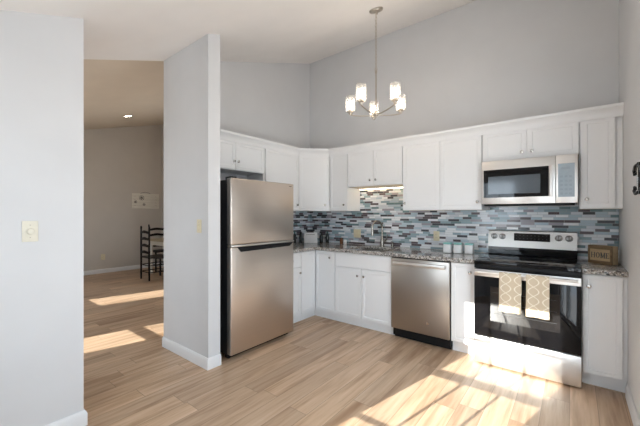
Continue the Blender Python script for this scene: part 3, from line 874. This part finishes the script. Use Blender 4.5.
bottle(.052, -.400, .165, .024, 'dark bottle in the worktop corner, closest to the refrigerator', M['teal_dark'])
bottle(.112, -.335, .155, .024, 'dark bottle in the worktop corner, between the refrigerator-side bottle and the plaque', M['black'])
bottle(.345, -.150, .155, .024, 'dark bottle in the worktop corner, just past the plaque on its sink side', M['black'])
bottle(.412, -.095, .165, .024, 'dark bottle in the worktop corner, second past the plaque towards the sink', M['teal_dark'])
t = thing('amber_bottle', 'small amber bottle on the worktop beside the tiny white jar', 'bottle', (.655, -.09, .9155))
bm = new(); lathe(bm, [(.021, 0), (.022, .003), (.022, .055), (.014, .066), (.011, .070)], (.655, -.09, .9157), n=18); link('bottle_body', bm, M['amber'], t)
bm = new(); lathe(bm, [(.012, 0), (.012, .014), (0, .0145)], (.655, -.09, .9862), n=14); link('cap', bm, M['amber'], t)
t = thing('jar', 'tiny white jar on the worktop beside the amber bottle', 'jar', (.716, -.09, .9155))
bm = new(); lathe(bm, [(.021, 0), (.023, .003), (.023, .042), (.020, .046)], (.716, -.09, .9157), n=18); link('jar_body', bm, M['white_plastic'], t)
bm = new(); lathe(bm, [(.022, 0), (.022, .012), (.020, .014), (0, .014)], (.716, -.09, .9620), n=18); link('lid', bm, M['white_plastic'], t)

# under-cabinet light
t = thing('cabinet_light', 'warm lit strip light fixed under the short cabinet over the sink', 'light', (1.29, -.06, 1.66))
bm = new(); box(bm, .94, 1.64, -.10, -.035, 1.666, 1.679, .003); link('housing', bm, M['white_plastic'], t)
bm = new(); box(bm, .95, 1.63, -.093, -.042, 1.656, 1.6655, .004); link('diffuser', bm, M['strip'], t)

# outlets and switches
def plate_local(name, label, cat, loc, n, w, h, kind, mat, group=None):
    """wall plate whose back sits at loc, facing n"""
    t = thing(name, label, cat, loc, group)
    n = Vector(n); u = Vector((0, 0, 1)).cross(n) * -1
    def P(bm): return place(bm, loc, u, n)
    bm = new(); box(bm, -w / 2, w / 2, .0005, .006, -h / 2, h / 2, .0025); link('cover_plate', P(bm), mat, t)
    if kind == 'outlet':
        for s in (-1, 1):
            bm = new(); lathe(bm, [(.0165, 0), (.0165, .002), (0, .002)], (0, .0061, s * .0195), (0, 1, 0), 20); soc = link('socket', P(bm), mat, t)
            bm = new()
            for dx in (-.006, .006): box(bm, dx - .0012, dx + .0012, .0082, .0086, s * .0195 - .004, s * .0195 + .005)
            link('slot', P(bm), M['slot'], soc)
    elif kind == 'toggle':
        for dx in ([0] if w < .09 else [-.023, .023]):
            bm = new(); box(bm, dx - .005, dx + .005, .0061, .016, -.004, .012, .002); link('toggle', P(bm), mat, t)
    elif kind == 'dimmer':
        bm = new(); lathe(bm, [(.021, 0), (.021, .003), (.017, .005), (.0155, .016), (.013, .018), (0, .018)], (0, .0061, 0), (0, 1, 0), 24); link('dial', P(bm), mat, t)
    for s in ((-1, 1) if kind != 'outlet' else (0,)):
        bm = new(); lathe(bm, [(.003, 0), (.003, .0008), (0, .001)], (0, .0061, s * .035), (0, 1, 0), 10); link('screw', P(bm), M['nickel'], t)
    return t
plate_local('light_switch', 'ivory double switch plate set in the mosaic tile near the faucet', 'switch', (.866, -.0076, 1.065), (0, -1, 0), .115, .115, 'toggle', M['ivory'])
plate_local('power_outlet', 'ivory outlet in the mosaic tile above the three canisters', 'outlet', (1.952, -.0076, 1.075), (0, -1, 0), .070, .115, 'outlet', M['ivory'])
plate_local('light_switch', 'ivory switch plate on the wall stub beside the refrigerator', 'switch', (.620, -2.2491, 1.225), (0, -1, 0), .070, .118, 'toggle', M['ivory'])
plate_local('dimmer_switch', 'pale ivory square plate with a round dial on the white wall by the opening', 'switch', (.7901, -3.404, 1.232), (1, 0, 0), .070, .118, 'dimmer', M['ivory_pale'])
plate_local('power_outlet', 'ivory outlet low on the dining room wall above the baseboard', 'outlet', (XD + .0001, -1.155, .365), (1, 0, 0), .085, .130, 'outlet', M['ivory'])

# ------------------------------------------------------------------ black ornament on the side wall
t = thing('wall_ornament', 'small black iron scroll ornament hanging on the wall by the range', 'ornament', (W, -1.22, 1.53))
bm = new(); xo = W - .014; q0 = Vector((0, -.22, 0))
box(bm, xo - .004, xo + .006, -1.02, -.985, 1.445, 1.63, .003)
tube(bm, [(xo, -1.0 + .05 * math.sin(a * .8), 1.60 + .03 * math.cos(a) * .6) for a in [k * .35 for k in range(0, 10)]], .008, 8)
tube(bm, [(xo, -.985, 1.625), (xo - .01, -.945, 1.615), (xo - .012, -.915, 1.59), (xo - .01, -.92, 1.565), (xo, -.935, 1.575)], .009, 8)
tube(bm, [(xo, -.985, 1.46), (xo - .01, -.945, 1.45), (xo - .012, -.915, 1.47), (xo - .01, -.925, 1.49), (xo, -.94, 1.48)], .009, 8)
bmesh.ops.translate(bm, verts=bm.verts, vec=q0); link('scroll', bm, M['iron'], t)
bm = new(); box(bm, xo - .003, xo + .005, -1.22, -1.03, 1.46, 1.485, .003); box(bm, xo - .003, xo + .005, -1.22, -1.03, 1.565, 1.61, .003)
tube(bm, [(xo, -1.02, 1.47), (xo, -1.06, 1.52), (xo, -1.04, 1.58)], .007, 8); bmesh.ops.translate(bm, verts=bm.verts, vec=q0); link('cross_bar', bm, M['iron'], t)
bm = new(); box(bm, xo - .010, xo - .0042, -1.012, -.993, 1.47, 1.60, .003); bmesh.ops.translate(bm, verts=bm.verts, vec=q0); link('polished_bar', bm, M['chrome'], t)

# ------------------------------------------------------------------ chandelier
CX, CY = 1.728, -1.067; zcl = zc(CY)
t = thing('chandelier', 'five-light nickel chandelier with frosted cylinder shades on a chain', 'chandelier', (CX, CY, 2.30))
tilt = Vector((0, SL, -1)).normalized()
bm = new(); lathe(bm, [(.066, .001), (.066, .010), (.060, .020), (.025, .028), (.012, .030), (.010, .045), (0, .046)], (CX, CY, zcl), tilt, 28); link('canopy', bm, M['nickel'], t)
bm = new(); z = zcl - .046; k = 0
while z > 2.73:
    pts = []
    for a in range(12):
        an = 2 * math.pi * a / 12; h = .0085 * math.cos(an); v = .018 * math.sin(an)
        pts.append((CX + (h if k % 2 else 0), CY + (0 if k % 2 else h), z - .018 + v))
    tube(bm, pts, .0022, 6, True); z -= .0295; k += 1
link('chain', bm, M['nickel'], t)
bm = new(); tube(bm, [(CX + .012 * math.cos(a), CY, 2.716 + .014 * math.sin(a)) for a in [2 * math.pi * k / 14 for k in range(14)]], .0028, 8, True)
lathe(bm, [(.011, 0), (.011, -.02), (.0065, -.03), (.0065, -.385), (.012, -.395)], (CX, CY, 2.704), n=16); link('stem', bm, M['nickel'], t)
bm = new(); lathe(bm, [(.010, .040), (.022, .034), (.026, .020), (.026, .002), (.020, -.010), (.010, -.016), (.007, -.026), (0, -.030)], (CX, CY, 2.282), n=20); link('hub', bm, M['nickel'], t)
cr, sr = math.cos(R(38.28)), math.sin(R(38.28)); RA = .257
for i in range(5):
    an = R(85 - 72 * i); lx, fw = math.cos(an), math.sin(an)
    ux, uy = lx * cr - fw * sr, lx * sr + fw * cr
    bm = new()
    pts = [(CX + ux * r, CY + uy * r, z) for r, z in ((.020, 2.284), (.08, 2.283), (.15, 2.289), (.222, 2.302), (.248, 2.311), (.257, 2.325))]
    tube(bm, pts, .0062, 8); arm = link('arm', bm, M['nickel'], t)
    ex, ey = CX + ux * RA, CY + uy * RA
    bm = new(); lathe(bm, [(.010, -.012), (.016, -.004), (.018, .010), (.030, .014), (.030, .022), (.016, .023), (.016, .045), (0, .046)], (ex, ey, 2.325), n=20); link('socket', bm, M['nickel'], arm)
    bm = new(); lathe(bm, [(.024, 2.3475), (.0430, 2.3475), (.0455, 2.353), (.0455, 2.492), (.0428, 2.492), (.0428, 2.3535), (.024, 2.3515)], (ex, ey, 0), n=32, cap=False); link('shade', bm, M['shade'], arm)
    bm = new(); lathe(bm, [(.012, 2.372), (.014, 2.38), (.023, 2.405), (.026, 2.422), (.022, 2.440), (.011, 2.451), (0, 2.454)], (ex, ey, 0), n=20); link('bulb', bm, M['bulb'], arm)

# ------------------------------------------------------------------ dining room
lx_, ly_ = -3.650, -1.205; lz = zcd(ly_); tl = Vector((0, .285, -1)).normalized()
t = thing('recessed_light', 'small round lit recessed light in the dining room ceiling', 'light', (lx_, ly_, lz))
bm = new(); lathe(bm, [(.055, .0008), (.085, .0008), (.088, .004), (.084, .008), (.060, .006), (.055, .0008)], (lx_, ly_, lz), tl, 32, cap=False); link('trim_ring', bm, M['trim'], t)
bm = new(); lathe(bm, [(.058, .001), (.058, .0035), (0, .0036)], (lx_, ly_, lz), tl, 28); link('lens', bm, M['can'], t)

t = thing('wall_sign', 'cream board sign with dark flower sketches on the dining room wall', 'sign', (XD, -.235, 1.66))
bm = new(); ya, yb_ = -.555, .085; n_ = 5; hb = .075
for k in range(n_): box(bm, XD + .012, XD + .026, ya, yb_, 1.475 + k * hb, 1.475 + (k + 1) * hb - .005, .002)
link('board', bm, M['sign_wood'], t)
bm = new(); box(bm, XD + .0006, XD + .0115, ya + .05, ya + .09, 1.48, 1.84); box(bm, XD + .0006, XD + .0115, yb_ - .09, yb_ - .05, 1.48, 1.84); link('batten', bm, M['home_wood'], t)
def flower(cy, cz, r, n):
    bm = new()
    for k in range(n):
        a = 2 * math.pi * k / n
        tube(bm, [(XD + .0268, cy + r * .55 * math.cos(a) + r * .42 * math.cos(b), cz + r * .55 * math.sin(a) + r * .42 * math.sin(b)) for b in [2 * math.pi * j / 10 for j in range(10)]], .0032, 5, True)
    tube(bm, [(XD + .0268, cy + r * .16 * math.cos(b), cz + r * .16 * math.sin(b)) for b in [2 * math.pi * j / 8 for j in range(8)]], .006, 5, True)
    link('flower_sketch', bm, M['slot'], t)
flower(-.335, 1.735, .06, 6); flower(-.475, 1.635, .034, 5); flower(-.28, 1.575, .034, 4)
bm = new(); tube(bm, [(XD + .02, -.36, 1.846), (XD + .012, -.30, 1.872), (XD + .010, -.24, 1.878), (XD + .012, -.18, 1.872), (XD + .02, -.12, 1.846)], .004, 6); link('hanger', bm, M['iron'], t)

def make_chair(label):
    t = thing('dining_chair', label, 'chair', (0, 0, 0), 'ladder-back dining chairs')
    for s in (-1, 1):
        bm = new(); lathe(bm, [(.014, 0), (.017, .02), (.018, .45), (.017, .9), (.014, 1.03), (.018, 1.05), (.016, 1.075), (.006, 1.095), (0, 1.098)], (s * .185, 0, .0005), n=12); lpart('back_post', bm, M['chair_wood'], t)
        bm = new(); lathe(bm, [(.013, 0), (.017, .03), (.018, .42), (.016, .47)], (s * .205, .40, .0005), n=12); lpart('front_leg', bm, M['chair_wood'], t)
    for k in range(4):
        z = .56 + k * .135; bm = new(); N = 10; vs = []
        for j in range(N + 1):
            u = j / N; x = -.17 + .34 * u; y = -.018 * math.sin(math.pi * u); c = .020 * math.sin(math.pi * u) ** 2
            vs.append([bm.verts.new(p) for p in ((x, y - .004, z - .028 + c * .6), (x, y + .004, z - .028 + c * .6), (x, y + .004, z + .022 + c), (x, y - .004, z + .022 + c))])
        for A, B in zip(vs, vs[1:]):
            for q_ in range(4): bm.faces.new((A[q_], A[(q_ + 1) % 4], B[(q_ + 1) % 4], B[q_]))
        bm.faces.new(vs[0]); bm.faces.new(vs[-1][::-1]); bmesh.ops.recalc_face_normals(bm, faces=bm.faces); lpart('slat', bm, M['chair_wood'], t)
    bm = new(); prism(bm, [(-.185, .0, .44), (.185, .0, .44), (.22, .42, .44), (-.22, .42, .44)], (0, 0, .032)); bmesh.ops.bevel(bm, geom=list(bm.edges), offset=.008, segments=2, affect='EDGES'); lpart('seat', bm, M['rush'], t)
    for z in (.16, .30):
        for a, b in (((-.185, 0), (.185, 0)), ((-.205, .40), (.205, .40)), ((-.185, 0), (-.205, .40)), ((.185, 0), (.205, .40))):
            bm = new(); tube(bm, [(a[0], a[1], z), ((a[0] + b[0]) / 2, (a[1] + b[1]) / 2, z), (b[0], b[1], z)], [.008, .011, .008], 8); lpart('stretcher', bm, M['chair_wood'], t)
    return t
ch = make_chair('black ladder-back dining chair with its back towards the kitchen opening')
ch.location = (-3.61, -.90, 0)
ch2 = copy_tree(ch); ch2['label'] = 'black ladder-back dining chair at the table end, near the dining room wall'
ch2.location = (-4.78, -.13, 0); ch2.rotation_euler = (0, 0, R(-90))
t = thing('dining_table', 'white dining table with a pale wooden top behind the black chair', 'table', (-3.4, -.25, 0))
ta, tb, tc, td = -4.28, -2.75, -.60, .06
bm = new(); box(bm, ta, tb, tc, td, .748, .780, .004); link('tabletop', bm, M['table_top'], t)
bm = new()
box(bm, ta + .03, tb - .03, tc + .03, tc + .05, .660, .7475); box(bm, ta + .03, tb - .03, td - .05, td - .03, .660, .7475)
box(bm, ta + .03, ta + .05, tc + .05, td - .05, .660, .7475); box(bm, tb - .05, tb - .03, tc + .05, td - .05, .660, .7475); link('apron', bm, M['table_white'], t)
for x in (ta + .085, tb - .085):
    for y in (tc + .085, td - .085):
        bm = new(); lathe(bm, [(.022, 0), (.030, .03), (.022, .08), (.034, .40), (.026, .56), (.034, .60), (.034, .7475)], (x, y, .0005), n=14); link('leg', bm, M['table_white'], t)
